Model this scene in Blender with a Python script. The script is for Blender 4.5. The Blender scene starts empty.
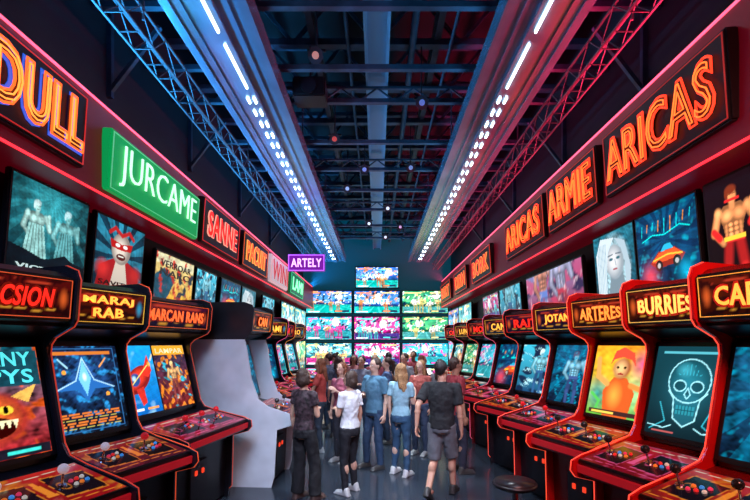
import bpy, bmesh, math, random
import numpy as np
from mathutils import Vector, Matrix
random.seed(7)
SC=bpy.context.scene; COL=SC.collection
SC.view_settings.view_transform='Standard'
SC.view_settings.look='None'
# ------------------------------------------------------------------ materials
MC={}
def mat(name,color=(.5,.5,.5),rough=.5,metal=0,emis=None,es=0,bump=0,bscale=40,mottle=0,coat=0):
    k=(name,tuple(color),rough,metal,tuple(emis) if emis else None,es,bump,bscale,mottle)
    if k in MC: return MC[k]
    m=bpy.data.materials.new(name); m.use_nodes=True
    nt=m.node_tree; b=nt.nodes['Principled BSDF']
    b.inputs['Base Color'].default_value=(*color,1); b.inputs['Roughness'].default_value=rough
    b.inputs['Metallic'].default_value=metal
    b.inputs['Coat Weight'].default_value=coat
    if emis: 
        b.inputs['Emission Color'].default_value=(*emis,1); b.inputs['Emission Strength'].default_value=es
    if bump or mottle:
        tc=nt.nodes.new('ShaderNodeTexCoord'); n=nt.nodes.new('ShaderNodeTexNoise'); n.inputs['Scale'].default_value=bscale
        nt.links.new(tc.outputs['Object'],n.inputs['Vector'])
        if bump:
            bp=nt.nodes.new('ShaderNodeBump'); bp.inputs['Strength'].default_value=bump; bp.inputs['Distance'].default_value=.01
            nt.links.new(n.outputs['Fac'],bp.inputs['Height']); nt.links.new(bp.outputs['Normal'],b.inputs['Normal'])
        if mottle:
            r=nt.nodes.new('ShaderNodeValToRGB'); r.color_ramp.elements[0].position=.3; r.color_ramp.elements[1].position=.7
            r.color_ramp.elements[0].color=(*[c*(1-mottle) for c in color],1); r.color_ramp.elements[1].color=(*[min(1,c*(1+mottle)) for c in color],1)
            nt.links.new(n.outputs['Fac'],r.inputs['Fac']); nt.links.new(r.outputs['Color'],b.inputs['Base Color'])
    MC[k]=m; return m
def artmat(es,rough=.3,spec=.15):
    k=('art',es,rough)
    if k in MC: return MC[k]
    m=bpy.data.materials.new('printed_art'); m.use_nodes=True; nt=m.node_tree; b=nt.nodes['Principled BSDF']
    a=nt.nodes.new('ShaderNodeAttribute'); a.attribute_name='art'
    d=nt.nodes.new('ShaderNodeMixRGB'); d.blend_type='MULTIPLY'; d.inputs[0].default_value=1; d.inputs[2].default_value=(.10,.10,.10,1)
    nt.links.new(a.outputs['Color'],d.inputs[1]); nt.links.new(d.outputs[0],b.inputs['Base Color'])
    nt.links.new(a.outputs['Color'],b.inputs['Emission Color']); b.inputs['Emission Strength'].default_value=es
    b.inputs['Roughness'].default_value=rough; b.inputs['Specular IOR Level'].default_value=spec
    MC[k]=m; return m
BLACK=mat('black_plastic',(.010,.010,.013),.3)
DARK=mat('dark_laminate',(.014,.014,.02),.35,mottle=.3,bscale=6)
STEEL=mat('dark_steel',(.05,.09,.13),.4,.4,mottle=.3,bscale=5)
# ------------------------------------------------------------------ mesh helpers
def obj(name,me,m=None,parent=None,M=None,smooth=False):
    o=bpy.data.objects.new(name,me); COL.objects.link(o)
    if m is not None and me is not None and not me.materials: me.materials.append(m)
    if smooth: me.polygons.foreach_set('use_smooth',[True]*len(me.polygons))
    if parent: o.parent=parent
    if M is not None: o.matrix_local=M
    return o
def top(o,label,cat,group=None):
    o['label']=label; o['category']=cat
    if group: o['group']=group
    return o
def empty(name,M):
    o=bpy.data.objects.new(name,None); COL.objects.link(o); o.empty_display_size=.1; o.matrix_local=M; return o
def bm2me(bm,name='m'):
    bmesh.ops.recalc_face_normals(bm,faces=bm.faces)
    me=bpy.data.meshes.new(name); bm.to_mesh(me); bm.free(); return me
def add_box(bm,c,s,M=None):
    r=bmesh.ops.create_cube(bm,size=1)
    T=Matrix.Translation(c)@Matrix.Diagonal((*s,1))
    if M: T=M@T
    bmesh.ops.transform(bm,matrix=T,verts=r['verts']); return r['verts']
def box_me(s,bev=0,c=(0,0,0)):
    bm=bmesh.new(); add_box(bm,c,s)
    if bev: bmesh.ops.bevel(bm,geom=bm.edges[:],offset=bev,segments=2,affect='EDGES')
    return bm2me(bm)
def add_bar(bm,p,q,w,h):
    p=Vector(p);q=Vector(q);d=q-p;L=d.length
    R=d.to_track_quat('Y','Z').to_matrix().to_4x4()
    add_box(bm,(0,0,0),(w,L,h),Matrix.Translation((p+q)/2)@R)
def cyl(bm,p,q,r0,r1,seg=12):
    p=Vector(p);q=Vector(q);d=q-p
    R=d.to_track_quat('Z','Y').to_matrix().to_4x4()
    v=bmesh.ops.create_cone(bm,cap_ends=True,segments=seg,radius1=r0,radius2=r1,depth=d.length)['verts']
    bmesh.ops.transform(bm,matrix=Matrix.Translation((p+q)/2)@R,verts=v)
def sph(bm,c,r,M=None,sub=2):
    v=bmesh.ops.create_icosphere(bm,subdivisions=sub,radius=1)['verts']
    if not hasattr(r,'__len__'): r=(r,r,r)
    T=Matrix.Translation(c)@(M if M else Matrix())@Matrix.Diagonal((*r,1))
    bmesh.ops.transform(bm,matrix=T,verts=v)
def capsule(bm,p,q,r0,r1):
    cyl(bm,p,q,r0,r1,16); sph(bm,p,r0); sph(bm,q,r1)
def loft(bm,rings,n=24):
    L=[]
    for (c,rx,ry) in rings:
        L.append([bm.verts.new((c[0]+rx*math.cos(2*math.pi*i/n),c[1]+ry*math.sin(2*math.pi*i/n),c[2])) for i in range(n)])
    for a,b in zip(L,L[1:]):
        for i in range(n): bm.faces.new((a[i],a[(i+1)%n],b[(i+1)%n],b[i]))
    bm.faces.new(L[0][::-1]); bm.faces.new(L[-1])
def prism(pts,y0,y1):
    bm=bmesh.new()
    a=[bm.verts.new((d,y0,h)) for d,h in pts]; b=[bm.verts.new((d,y1,h)) for d,h in pts]
    bm.faces.new(a); bm.faces.new(b[::-1])
    n=len(pts)
    for i in range(n): bm.faces.new((a[i],b[i],b[(i+1)%n],a[(i+1)%n]))
    return bm2me(bm)
def evalmesh(o):
    COL.objects.link(o); bpy.context.view_layer.update()
    dg=bpy.context.evaluated_depsgraph_get()
    me=bpy.data.meshes.new_from_object(o.evaluated_get(dg))
    COL.objects.unlink(o); bpy.data.objects.remove(o); me.materials.clear(); return me
def tube(lines,r,cyc=False,res=1):
    cu=bpy.data.curves.new('c','CURVE'); cu.dimensions='3D'; cu.bevel_depth=r; cu.bevel_resolution=res; cu.use_fill_caps=True
    for L in lines:
        s=cu.splines.new('POLY'); s.points.add(len(L)-1)
        for i,p in enumerate(L): s.points[i].co=(*p,1)
        s.use_cyclic_u=cyc
    return evalmesh(bpy.data.objects.new('c',cu))
TC={}
def text_flat(s,w,h,bold=.0,ext=0,shear=0,bulge=0):
    k=(s,w,h,bold,ext,shear,bulge)
    if k in TC: return TC[k]
    cu=bpy.data.curves.new('t','FONT'); cu.body=s; cu.offset=bold; cu.resolution_u=3; cu.extrude=ext; cu.shear=shear
    cu.align_x='CENTER'; cu.space_line=.95; cu.space_character=1.04+bold*2
    me=evalmesh(bpy.data.objects.new('t',cu))
    n=len(me.vertices); co=np.empty(n*3,dtype=np.float32); me.vertices.foreach_get('co',co); co=co.reshape(-1,3)
    mn=co.min(0); mx=co.max(0); c=(mn+mx)/2
    co[:,0]=(co[:,0]-c[0])*w/(mx[0]-mn[0]); co[:,1]=(co[:,1]-c[1])*h/(mx[1]-mn[1])
    if bulge: co[:,1]*=1+bulge*(1-(2*co[:,0]/w)**2)-bulge*.5
    me.vertices.foreach_set('co',co.ravel()); me.update(); TC[k]=me; return me
def text_tube(s,w,h,r,bold=.0,shear=0,bulge=0):
    me=text_flat(s,w,h,bold,0,shear,bulge)
    bm=bmesh.new(); bm.from_mesh(me); bmesh.ops.remove_doubles(bm,verts=bm.verts,dist=1e-5)
    be=set(e for e in bm.edges if len(e.link_faces)==1); lines=[]
    while be:
        e=be.pop(); st=e.verts[0]; v=e.verts[1]; L=[st.co.copy(),v.co.copy()]
        while True:
            nx=[x for x in v.link_edges if x in be]
            if not nx: break
            be.discard(nx[0]); v=nx[0].other_vert(v)
            if v is st: break
            L.append(v.co.copy())
        if len(L)>2: lines.append([tuple(p) for p in L])
    bm.free()
    return tube(lines,r,True,1)
# ------------------------------------------------------------------ painted art (vertex colour on fine grids)
class P:
    def __init__(s,w,h,nx):
        s.w=w;s.h=h;s.nx=nx;s.ny=max(4,int(nx*h/w)); s.a=h/w
        u=np.linspace(0,1,s.nx+1); v=np.linspace(0,1,s.ny+1)
        s.U,s.V=np.meshgrid(u,v); s.C=np.zeros(s.U.shape+(3,))
    def put(s,m,c):
        m=np.clip(m,0,1)[...,None]; s.C=s.C*(1-m)+np.array(c)*m
    def grad(s,c0,c1): 
        t=s.V[...,None]; s.C=np.array(c0)*(1-t)+np.array(c1)*t
    def ell(s,x,y,rx,ry,c,rot=0,soft=.06):
        dx=s.U-x; dy=(s.V-y)
        cr,sr=math.cos(rot),math.sin(rot)
        X=(dx*cr+dy*s.a*sr)/rx; Y=(-dx*sr+dy*s.a*cr)/(ry*s.a)
        s.put((1-np.sqrt(X*X+Y*Y))/soft,c)
    def glow(s,x,y,r,c,k=1):
        d=((s.U-x)**2+((s.V-y)*s.a)**2)/(r*r); s.C=s.C+np.exp(-d)[...,None]*np.array(c)*k
    def poly(s,pts,c):
        ins=np.zeros(s.U.shape,bool); n=len(pts)
        for i in range(n):
            x0,y0=pts[i]; x1,y1=pts[(i+1)%n]
            if y0==y1: continue
            cnd=((y0>s.V)!=(y1>s.V))&(s.U<(x1-x0)*(s.V-y0)/(y1-y0)+x0); ins^=cnd
        s.put(ins*1.0,c)
    def line(s,p,q,w,c,soft=.4):
        px,py=p;qx,qy=q; dx=qx-px;dy=(qy-py)*s.a; L=dx*dx+dy*dy+1e-9
        t=np.clip(((s.U-px)*dx+(s.V-py)*s.a*dy)/L,0,1)
        d=np.sqrt((s.U-px-t*dx)**2+((s.V-py)*s.a-t*dy)**2); s.put((w-d)/(w*soft),c)
    def path(s,pts,w,c):
        for a,b in zip(pts,pts[1:]): s.line(a,b,w,c)
    def rays(s,x,y,n,c,k=.5,ph=0):
        a=np.arctan2((s.V-y)*s.a,s.U-x); s.put((np.sin(a*n+ph)>.2)*k,c)
    def tex(s,seed,c,k,f=6,th=.2):
        r=np.random.RandomState(seed); z=0; 
        u=s.U*f; v=s.V*f*s.a
        for i in range(5):
            a=r.uniform(-1,1,4)*(1+i*.7); z=z+np.sin(u*a[0]*2+v*a[1]*2+r.uniform(0,6)+1.5*np.sin(v*a[2]*2+u*a[3]))/(1+i*.4)
        s.put((z-th)*1.5*k if k<=1 else z*k,c)
    def shade(s,k=.5,f=9,seed=1):
        r=np.random.RandomState(seed+500); z=0; u=s.U*f; v=s.V*f*s.a
        for i in range(6):
            a=r.uniform(-1,1,4)*(1+i*.9); z=z+np.sin(u*a[0]*2+v*a[1]*2+r.uniform(0,6)+2*np.sin(v*a[2]*2+u*a[3]))/(1+i*.3)
        s.C=s.C*np.clip(1-k*(z*.35+.2),.1,1.5)[...,None]
    def vign(s,k=.7):
        d=((s.U-.5)**2+(s.V-.5)**2)*2.2; s.C=s.C*np.clip(1-k*d,.05,1)[...,None]
    def rect(s,x0,y0,x1,y1,c): s.put(((s.U>x0)&(s.U<x1)&(s.V>y0)&(s.V<y1))*1.0,c)
    def mesh(s):
        nx,ny=s.nx,s.ny; X=(s.U-.5)*s.w; Y=(s.V-.5)*s.h
        co=np.stack([X,Y,np.zeros_like(X)],-1).reshape(-1,3)
        idx=np.arange((nx+1)*(ny+1)).reshape(ny+1,nx+1)
        f=np.stack([idx[:-1,:-1],idx[:-1,1:],idx[1:,1:],idx[1:,:-1]],-1).reshape(-1,4)
        me=bpy.data.meshes.new('art'); me.vertices.add(len(co)); me.vertices.foreach_set('co',co.ravel())
        me.loops.add(f.size); me.loops.foreach_set('vertex_index',f.ravel())
        me.polygons.add(len(f)); me.polygons.foreach_set('loop_start',np.arange(len(f))*4)
        me.update(calc_edges=True)
        at=me.color_attributes.new('art','FLOAT_COLOR','POINT')
        c=np.concatenate([np.clip(s.C,0,1.5),np.ones(s.C.shape[:2]+(1,))],-1)
        at.data.foreach_set('color',c.ravel().astype(np.float32)); return me
def body_fig(p,x,y,k,c,c2,hair,lean=0):
    a=1/p.a
    def q(dx,dy): return (x+dx*k+lean*dy*k,y+dy*k*a)
    def E(dx,dy,rx,ry,col,rot=0,soft=.35):
        u,v=q(dx,dy); p.ell(u,v,rx*k,ry*k*a,col,rot,soft)
    D=[v*.25 for v in c]; Lt=[min(1.3,v*1.3) for v in c]; M2=[v*.7 for v in c]
    for s in (-1,1):
        p.line(q(s*.09,.0),q(s*.15,-.42),.11*k,[v*.6 for v in c2],.6); p.line(q(s*.15,-.42),q(s*.13,-.85),.08*k,c2,.7)
    p.poly([q(-.19,-.06),q(.19,-.06),q(.16,.06),q(-.16,.06)],c2)
    p.line(q(-.27,.38),q(-.36,.12),.085*k,D,.2); p.line(q(-.36,.12),q(-.2,-.05),.065*k,D,.2)
    p.line(q(.27,.38),q(.40,.16),.085*k,D,.2); p.line(q(.40,.16),q(.36,.42),.065*k,D,.2)
    p.line(q(-.27,.38),q(-.36,.12),.075*k,c,.8); p.line(q(-.36,.12),q(-.2,-.05),.055*k,M2,.8)
    p.line(q(.27,.38),q(.40,.16),.075*k,M2,.8); p.line(q(.40,.16),q(.36,.42),.055*k,c,.8)
    E(.36,.46,.06,.06,c)
    p.poly([q(-.15,.02),q(.15,.02),q(.19,.2),q(.27,.38),q(.15,.48),q(-.15,.48),q(-.27,.38),q(-.19,.2)],D)
    E(-.1,.33,.14,.11,Lt,.2,.8); E(.11,.33,.14,.11,c,-.2,.8)
    for i in range(3):
        for s in (-1,1): E(s*.05,.19-.07*i,.05,.038,Lt if s<0 else c,0,.7)
        for s in (-1,1): E(s*.13,.18-.06*i,.035,.05,M2,s*.3,.8)
    E(-.26,.40,.09,.1,Lt,.4,.8); E(.26,.40,.09,.1,c,-.4,.8)
    p.line(q(0,.44),q(0,.54),.07*k,M2,.6); E(0,.60,.095,.13,c,0,.5); E(.03,.57,.07,.08,M2,0,.9)
    p.line(q(-.06,.62),q(-.02,.615),.011*k,D); p.line(q(.03,.615),q(.07,.62),.011*k,D); p.line(q(-.02,.545),q(.04,.545),.01*k,D)
    E(-.01,.68,.12,.085,hair,0,.4); E(-.09,.62,.04,.1,hair,0,.4)
def art(kind,w,h,nx=56,seed=0):
    p=P(w,h,nx)
    if kind=='statue':
        p.grad((.001,.012,.02),(.005,.12,.16)); p.rays(.5,.9,22,(.03,.32,.38),.35); p.shade(.7,8,3); p.glow(.45,.75,.3,(.03,.25,.28))
        body_fig(p,.3,.45,.42,(.45,.80,.76),(.08,.28,.30),(.6,.85,.85)); body_fig(p,.68,.42,.46,(.22,.60,.62),(.04,.22,.25),(.5,.8,.85),.1)
        # long robes over the figures
        for (x,c) in ((.3,(.30,.62,.60)),(.69,(.12,.42,.45))):
            p.poly([(x-.09,.56),(x+.09,.56),(x+.15,.2),(x-.15,.2)],c); 
            for j in range(5): p.line((x-.06+.03*j,.55),(x-.11+.055*j,.2),.008,[v*.4 for v in c])
        p.poly([(0,0),(1,0),(1,.2),(.8,.24),(.7,.3),(.5,.22),(.4,.2),(.2,.26),(0,.3)],(.002,.008,.015)); p.shade(.4,22,8); p.vign(.5)
    elif kind=='masked':
        p.grad((.01,.08,.12),(.03,.35,.55)); p.rays(.5,.5,14,(.0,.02,.05),.9); p.shade(.5,9,4)
        p.poly([(.03,0),(.97,0),(.9,.32),(.72,.42),(.6,.48),(.4,.48),(.28,.42),(.1,.32)],(.42,.01,.015)); p.poly([(.3,0),(.7,0),(.6,.42),(.4,.42)],(.7,.6,.5)); p.ell(.15,.28,.16,.16,(.8,.03,.03),0,.7); p.ell(.85,.28,.16,.16,(.6,.02,.02),0,.7)
        p.ell(.5,.62,.21,.24,(.3,.25,.22)); p.ell(.48,.62,.18,.22,(.85,.75,.65),0,.6); p.poly([(.29,.62),(.5,.60),(.71,.62),(.74,.74),(.5,.69),(.26,.74)],(.55,.01,.01)); p.ell(.42,.665,.05,.028,(1,1,1)); p.ell(.58,.665,.05,.028,(1,1,1))
        p.ell(.5,.5,.1,.05,(.1,.01,.01)); p.rect(.44,.5,.56,.52,(.9,.9,.8)); p.path([(.25,.82),(.35,.9),(.5,.82),(.65,.9),(.75,.82)],.03,(.6,.02,.02)); p.vign(.4)
    elif kind=='yellow':
        p.grad((.9,.45,.02),(.8,.7,.3)); p.tex(4,(.01,.03,.06),1,8,.3); p.rect(0,.78,1,1,(.85,.8,.5)); p.poly([(0,0),(.3,0),(.5,.5),(.2,.7),(0,.5)],(.01,.08,.14)); p.tex(8,(.6,.03,.02),.8,12,.7); p.shade(.4,14,6)
    elif kind=='cyan':
        p.grad((.01,.06,.16),(.05,.55,.75)); p.tex(seed+2,(.005,.02,.06),1,8,.1); p.tex(seed+5,(.5,.9,1),.5,14,.9); body_fig(p,.5,.45,.5,(.25,.65,.8),(.03,.12,.3),(.7,.9,.9))
    elif kind=='portrait':
        p.grad((.005,.05,.09),(.02,.22,.32)); p.ell(.5,.45,.44,.56,(.4,.62,.7),0,.3); p.shade(.6,14,6)
        p.poly([(.32,0),(.8,0),(.7,.35),(.42,.35)],(.22,.3,.36)); p.ell(.53,.53,.23,.28,(.35,.42,.48),0,.1); p.ell(.50,.55,.21,.26,(.9,.92,.95),0,.7); p.ell(.44,.58,.065,.028,(.2,.25,.3),0,.3);p.ell(.62,.58,.065,.028,(.2,.25,.3),0,.3); p.ell(.44,.58,.03,.018,(.0,.15,.2)); p.ell(.62,.58,.03,.018,(.0,.15,.2))
        p.ell(.53,.42,.06,.018,(.45,.12,.15)); p.line((.54,.56),(.555,.48),.012,(.4,.45,.5)); p.poly([(.2,.95),(.55,.9),(.38,.7),(.33,.5),(.3,.3),(.28,.05),(.05,.05),(.05,.7)],(.75,.88,.95)); p.poly([(.55,.9),(.8,.8),(.9,.4),(.85,.05),(.76,.1),(.77,.5),(.7,.72)],(.5,.65,.75))
        for i in range(6): p.path([(.12+.04*i,.85),(.10+.04*i,.5),(.08+.045*i,.08)],.006,(.15,.35,.45))
        p.line((.37,.64),(.49,.65),.012,(.15,.2,.25)); p.line((.57,.65),(.69,.64),.012,(.15,.2,.25))
    elif kind=='race':
        p.grad((.002,.025,.09),(.0,.10,.25)); p.rays(.5,.6,16,(.0,.02,.08),.8); p.tex(7,(.0,.30,.45),.5,12,.7); p.shade(.5,10,9)
        k=.72
        def t(pts): return [(.5+(x-.5)*k,.36+(y-.36)*k) for x,y in pts]
        p.poly(t([(.12,.32),(.33,.5),(.7,.52),(.92,.36),(.82,.24),(.28,.2)]),(.3,.02,.01)); p.poly(t([(.16,.34),(.35,.48),(.7,.5),(.88,.37),(.7,.33),(.3,.3)]),(.95,.10,.02)); p.poly(t([(.38,.49),(.48,.6),(.62,.6),(.68,.51)]),(.02,.45,.7))
        for (x,y) in t([(.33,.25),(.74,.27)]): p.ell(x,y,.065,.075,(.01,.01,.01)); p.ell(x,y,.03,.035,(.5,.5,.5))
        p.path(t([(.2,.36),(.55,.42),(.86,.38)]),.010,(1,.6,.05))
        for i in range(9): p.line((.1+.1*i,.72+.05*math.sin(i)),(.12+.1*i,.86),.008,(.9,.3,.02) if i%2 else (.0,.7,.8))
        p.path([(.1,.65),(.3,.7),(.5,.66),(.75,.72),(.9,.66)],.008,(.0,.8,.8)); p.glow(.2,.15,.12,(.9,.05,.05)); p.glow(.8,.15,.1,(.0,.4,.6)); p.vign(.4)
    elif kind=='fight':
        p.grad((.4,.01,.06),(.25,.25,.55)); p.rays(.4,.5,9,(.8,.03,.12),.6); p.tex(11,(.03,.01,.08),1,9,.3); body_fig(p,.35,.45,.45,(.8,.3,.2),(.15,.25,.7),(.1,.02,.02)); body_fig(p,.68,.42,.45,(.5,.5,.75),(.6,.03,.08),(.9,.6,.1),-.1); p.tex(15,(1,.7,.8),.35,22,1.0)
    elif kind=='hero':
        p.grad((.006,.002,.003),(.010,.003,.006))
        body_fig(p,.30,.40,.60,(1.1,.40,.14),(.65,.02,.02),(.22,.03,.01)); p.rect(.19,.38,.42,.42,(.9,.6,.05)); p.path([(.23,.77),(.37,.77)],.014,(.8,.02,.02)); p.path([(.48,.50),(.53,.58)],.04,(.8,.02,.02)); p.path([(.08,.50),(.14,.42)],.04,(.8,.02,.02))
    elif kind=='skull':
        p.grad((.003,.015,.022),(.005,.05,.07)); c=(.04,.45,.58); b=(.4,.9,1)
        p.ell(.5,.62,.28,.25,(.01,.16,.22),0,.9); p.poly([(.34,.45),(.66,.45),(.62,.18),(.5,.12),(.38,.18)],(.01,.10,.14)); p.ell(.43,.74,.14,.1,(.05,.38,.48),0,1)
        n=22
        p.ell(.39,.56,.085,.065,(.0,.01,.015)); p.ell(.61,.56,.085,.065,(.0,.01,.015)); p.poly([(.46,.47),(.5,.54),(.54,.47)],(.0,.01,.015))
        for (cx,cy,rx,ry) in [(.5,.62,.27,.24),(.39,.56,.08,.06),(.61,.56,.08,.06)]:
            pts=[(cx+rx*math.cos(6.283*i/n),cy+ry*math.sin(6.283*i/n)) for i in range(n+1)]; p.path(pts,.009,b)
        p.path([(.25,.5),(.33,.42),(.36,.2),(.5,.12),(.64,.2),(.67,.42),(.75,.5)],.010,b); p.path([(.46,.47),(.5,.42),(.54,.47),(.5,.54),(.46,.47)],.008,b)
        p.rect(.38,.25,.62,.35,(.02,.25,.32))
        for i in range(7): p.line((.38+.04*i,.35),(.38+.04*i,.25),.005,(.0,.02,.03))
        p.line((.38,.30),(.62,.30),.005,(.0,.02,.03))
        for i in range(7): p.line((.35+.05*i,.80-.012*(i-3)**2),(.38+.04*i,.68),.004,c)
        p.path([(.06,.05),(.26,.16),(.16,.36)],.009,c); p.path([(.94,.05),(.74,.16),(.84,.36)],.009,c); p.path([(.03,.1),(.25,.08),(.35,.12)],.008,b); p.path([(.97,.1),(.75,.08),(.65,.12)],.008,b); p.glow(.5,.5,.3,(.01,.08,.11)); p.rect(.1,.92,.9,.94,(.1,.5,.6)); p.rect(.1,.03,.4,.05,(.5,.1,.1))
    elif kind=='wild':
        p.grad((.15,.5,.05),(.95,.35,.02)); p.glow(.3,.75,.3,(.5,.2,.0)); p.glow(.8,.35,.25,(.0,.35,.3)); p.ell(.85,.75,.25,.25,(.8,.08,.3),0,1); p.ell(.15,.3,.25,.3,(.05,.45,.4),0,1)
        p.shade(.35,6,5)
        p.poly([(.3,0),(.72,0),(.78,.35),(.62,.55),(.4,.55),(.24,.35)],(.75,.12,.02)); p.ell(.45,.3,.16,.22,(1,.42,.06),0,.9); p.ell(.51,.68,.17,.17,(.35,.06,.02),0,.3); p.ell(.49,.68,.15,.16,(1,.62,.25),0,.8); p.ell(.44,.69,.025,.018,(.02,.01,.0)); p.ell(.56,.69,.025,.018,(.02,.01,.0)); p.ell(.5,.60,.05,.015,(.4,.02,.02))
        p.poly([(.3,.72),(.36,.92),(.5,.98),(.68,.9),(.74,.7),(.66,.8),(.5,.84),(.36,.8)],(.85,.08,.04)); p.path([(.3,.45),(.12,.55),(.08,.8)],.05,(1,.4,.1)); p.path([(.7,.45),(.9,.4),(.86,.15)],.05,(.9,.3,.06)); p.path([(.05,.3),(.2,.2),(.15,.05)],.03,(.1,.6,.1))
        p.rect(.05,.02,.95,.08,(.05,.02,.02)); p.rect(.1,.035,.5,.065,(1,.7,.1))
    elif kind=='beast':
        p.grad((.45,.01,.01),(.0,.12,.18)); p.tex(31,(.8,.1,.01),.8,8,.3); p.shade(.8,9,2); p.ell(.5,.36,.38,.26,(.4,.03,.02),0,.2); p.ell(.48,.38,.32,.22,(1,.2,.03),0,.8); p.ell(.5,.28,.22,.1,(.03,.0,.0)); 
        for i in range(7): p.poly([(.32+.06*i,.34),(.35+.06*i,.26),(.38+.06*i,.34)],(.95,.85,.5))
        p.ell(.36,.43,.07,.04,(1,.7,.05)); p.ell(.64,.43,.07,.04,(1,.7,.05)); p.ell(.36,.43,.025,.035,(0,0,0)); p.ell(.64,.43,.025,.035,(0,0,0))
        p.poly([(.15,.48),(.05,.65),(.3,.55)],(.9,.5,.1)); p.poly([(.85,.48),(.95,.65),(.7,.55)],(.9,.5,.1)); p.rect(0,0,1,.09,(.01,.01,.02)); p.rect(.08,.03,.4,.06,(1,.4,.05)); p.rect(.6,.03,.9,.06,(.05,.8,.7)); p.rect(0,.64,1,.97,(.005,.06,.09)); p.shade(.3,20,1)
    elif kind=='hud':
        p.grad((.003,.008,.02),(.004,.012,.04)); p.glow(.5,.62,.26,(.02,.12,.42)); p.tex(41,(.02,.25,.6),.6,14,.6); p.shade(.8,12,3)
        p.poly([(.5,.88),(.62,.62),(.9,.5),(.62,.5),(.5,.36),(.38,.5),(.1,.5),(.38,.62)],(.02,.15,.5)); p.poly([(.5,.84),(.58,.62),(.5,.42),(.42,.62)],(.2,.65,1)); p.ell(.5,.64,.035,.06,(.8,.95,1),0,.6); p.path([(.12,.5),(.38,.6),(.5,.86),(.62,.6),(.88,.5)],.008,(.5,.85,1)); p.path([(.2,.85),(.3,.75)],.012,(.4,.8,1)); p.path([(.82,.85),(.72,.75)],.012,(1,.4,.1)); p.ell(.25,.7,.03,.025,(1,.4,.05)); p.ell(.78,.42,.03,.025,(1,.4,.05))
        r=random.Random(3)
        for i in range(6): 
            x=.12
            while x<.85:
                L=r.uniform(.03,.14); p.rect(x,.06+.032*i,min(.9,x+L),.074+.032*i,(.8,.2,.03) if i%3 else (.6,.5,.1)); x+=L+.03
        p.rect(.1,.90,.9,.94,(.7,.2,.03)); p.path([(.05,.03),(.05,.97),(.95,.97),(.95,.03),(.05,.03)],.007,(.03,.15,.4))
    elif kind=='helmet':
        p.grad((.0,.14,.55),(.01,.4,.9)); p.tex(5,(.4,.8,1),.3,4,1.0)
        p.ell(.5,.5,.40,.17,(.25,.01,.01),.5); p.ell(.48,.52,.37,.14,(.95,.05,.02),.5,.6); p.ell(.42,.50,.15,.10,(.02,.08,.3),.5,.2); p.ell(.40,.52,.07,.05,(.5,.8,1),.5,.6)
        p.poly([(.62,.58),(.85,.86),(.9,.62),(.78,.52)],(.85,.04,.02)); p.poly([(.4,.36),(.5,.12),(.62,.16),(.6,.40)],(.7,.03,.02)); p.line((.2,.36),(.8,.70),.012,(1,.8,.2)); p.ell(.86,.72,.06,.05,(1,.6,.1),0,.8); p.line((.92,.78),(1,.86),.03,(1,.8,.4),.9); p.rect(.08,.05,.5,.09,(1,1,1)); p.rect(.6,.05,.9,.09,(1,.4,.1)); p.shade(.2,16,4)
    elif kind=='lamps':
        p.grad((.2,.01,.005),(.01,.03,.08)); p.tex(51,(.9,.25,.02),.9,9,.4); p.tex(53,(.02,.45,.6),.7,9,.8); p.shade(.6,9,7); body_fig(p,.5,.45,.5,(.9,.5,.2),(.3,.05,.05),(.9,.7,.3)); p.rect(0,.85,1,1,(.9,.4,.03))
    elif kind=='bluefig':
        p.grad((.003,.015,.05),(.01,.14,.3)); p.rays(.5,.6,12,(.0,.25,.45),.5); p.shade(.7,9,seed); body_fig(p,.5,.45,.6,(.25,.6,.8),(.05,.1,.3),(.1,.1,.2)); p.tex(seed,(.0,.4,.65),.4,14,.9); p.vign(.5)
    elif kind=='ctl':
        c0,c1,acc=[((.30,.006,.01),(.55,.02,.015),(1,.3,.03)),((.28,.004,.02),(.5,.015,.03),(.9,.1,.3)),((.10,.01,.03),(.35,.02,.02),(1,.25,.05)),((.01,.01,.03),(.25,.01,.02),(.05,.4,.8))][seed%4]
        p.grad(c0,c1); p.shade(.35,5,seed); p.tex(seed+9,[v*.6 for v in acc],.6,7,1.0)
        for sx in (.25,.75):
            p.poly([(sx-.2,.2),(sx+.17,.15),(sx+.2,.75),(sx-.16,.82)],[v*.8 for v in acc]); p.poly([(sx-.19,.23),(sx+.16,.18),(sx+.19,.73),(sx-.155,.79)],(.010,.005,.010)); p.ell(sx-.09,.48,.05,.12,acc,0,.3); p.ell(sx-.09,.48,.04,.09,(.01,.01,.01))
        p.path([(.02,.06),(.5,.12),(.98,.06)],.006,acc); p.path([(.02,.94),(.5,.88),(.98,.94)],.006,(.9,.8,.6)); p.poly([(.46,.3),(.54,.3),(.52,.75),(.48,.75)],acc)
    elif kind=='mrq':
        base=[((.03,.001,.002),(.10,.003,.003)),((.03,.003,.0),(.12,.01,.003)),((.003,.003,.02),(.06,.004,.03)),((.002,.02,.05),(.05,.004,.004))][seed%4]
        p.grad(*base); p.rays(.5,.5,18,(.003,.0,.002),.7); p.ell(.06,.5,.05,.34,(.8,.12,.02),0,.8); p.ell(.94,.5,.05,.34,(.03,.35,.6) if seed%2 else (.8,.12,.02),0,.8); p.path([(.12,.2),(.3,.12),(.5,.2),(.7,.12),(.88,.2)],.008,(.7,.3,.03)); p.path([(.12,.85),(.5,.92),(.88,.85)],.008,(.6,.05,.02))
    else:
        r=random.Random(seed)
        sky,sky2,gr,acc=r.choice([((.0,.35,.55),(.2,.9,.95),(.02,.30,.35),(.95,.1,.45)),((.45,.01,.2),(.95,.15,.5),(.05,.02,.2),(.1,.85,.9)),((.0,.25,.12),(.2,.8,.3),(.05,.3,.3),(1,.9,.3)),((.02,.12,.5),(.15,.6,.95),(.0,.4,.35),(.95,.3,.1)),((.02,.3,.4),(.4,.9,.9),(.4,.02,.18),(.9,.9,.3))])
        p.grad(sky2,sky); hz=r.uniform(.25,.4)
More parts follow.
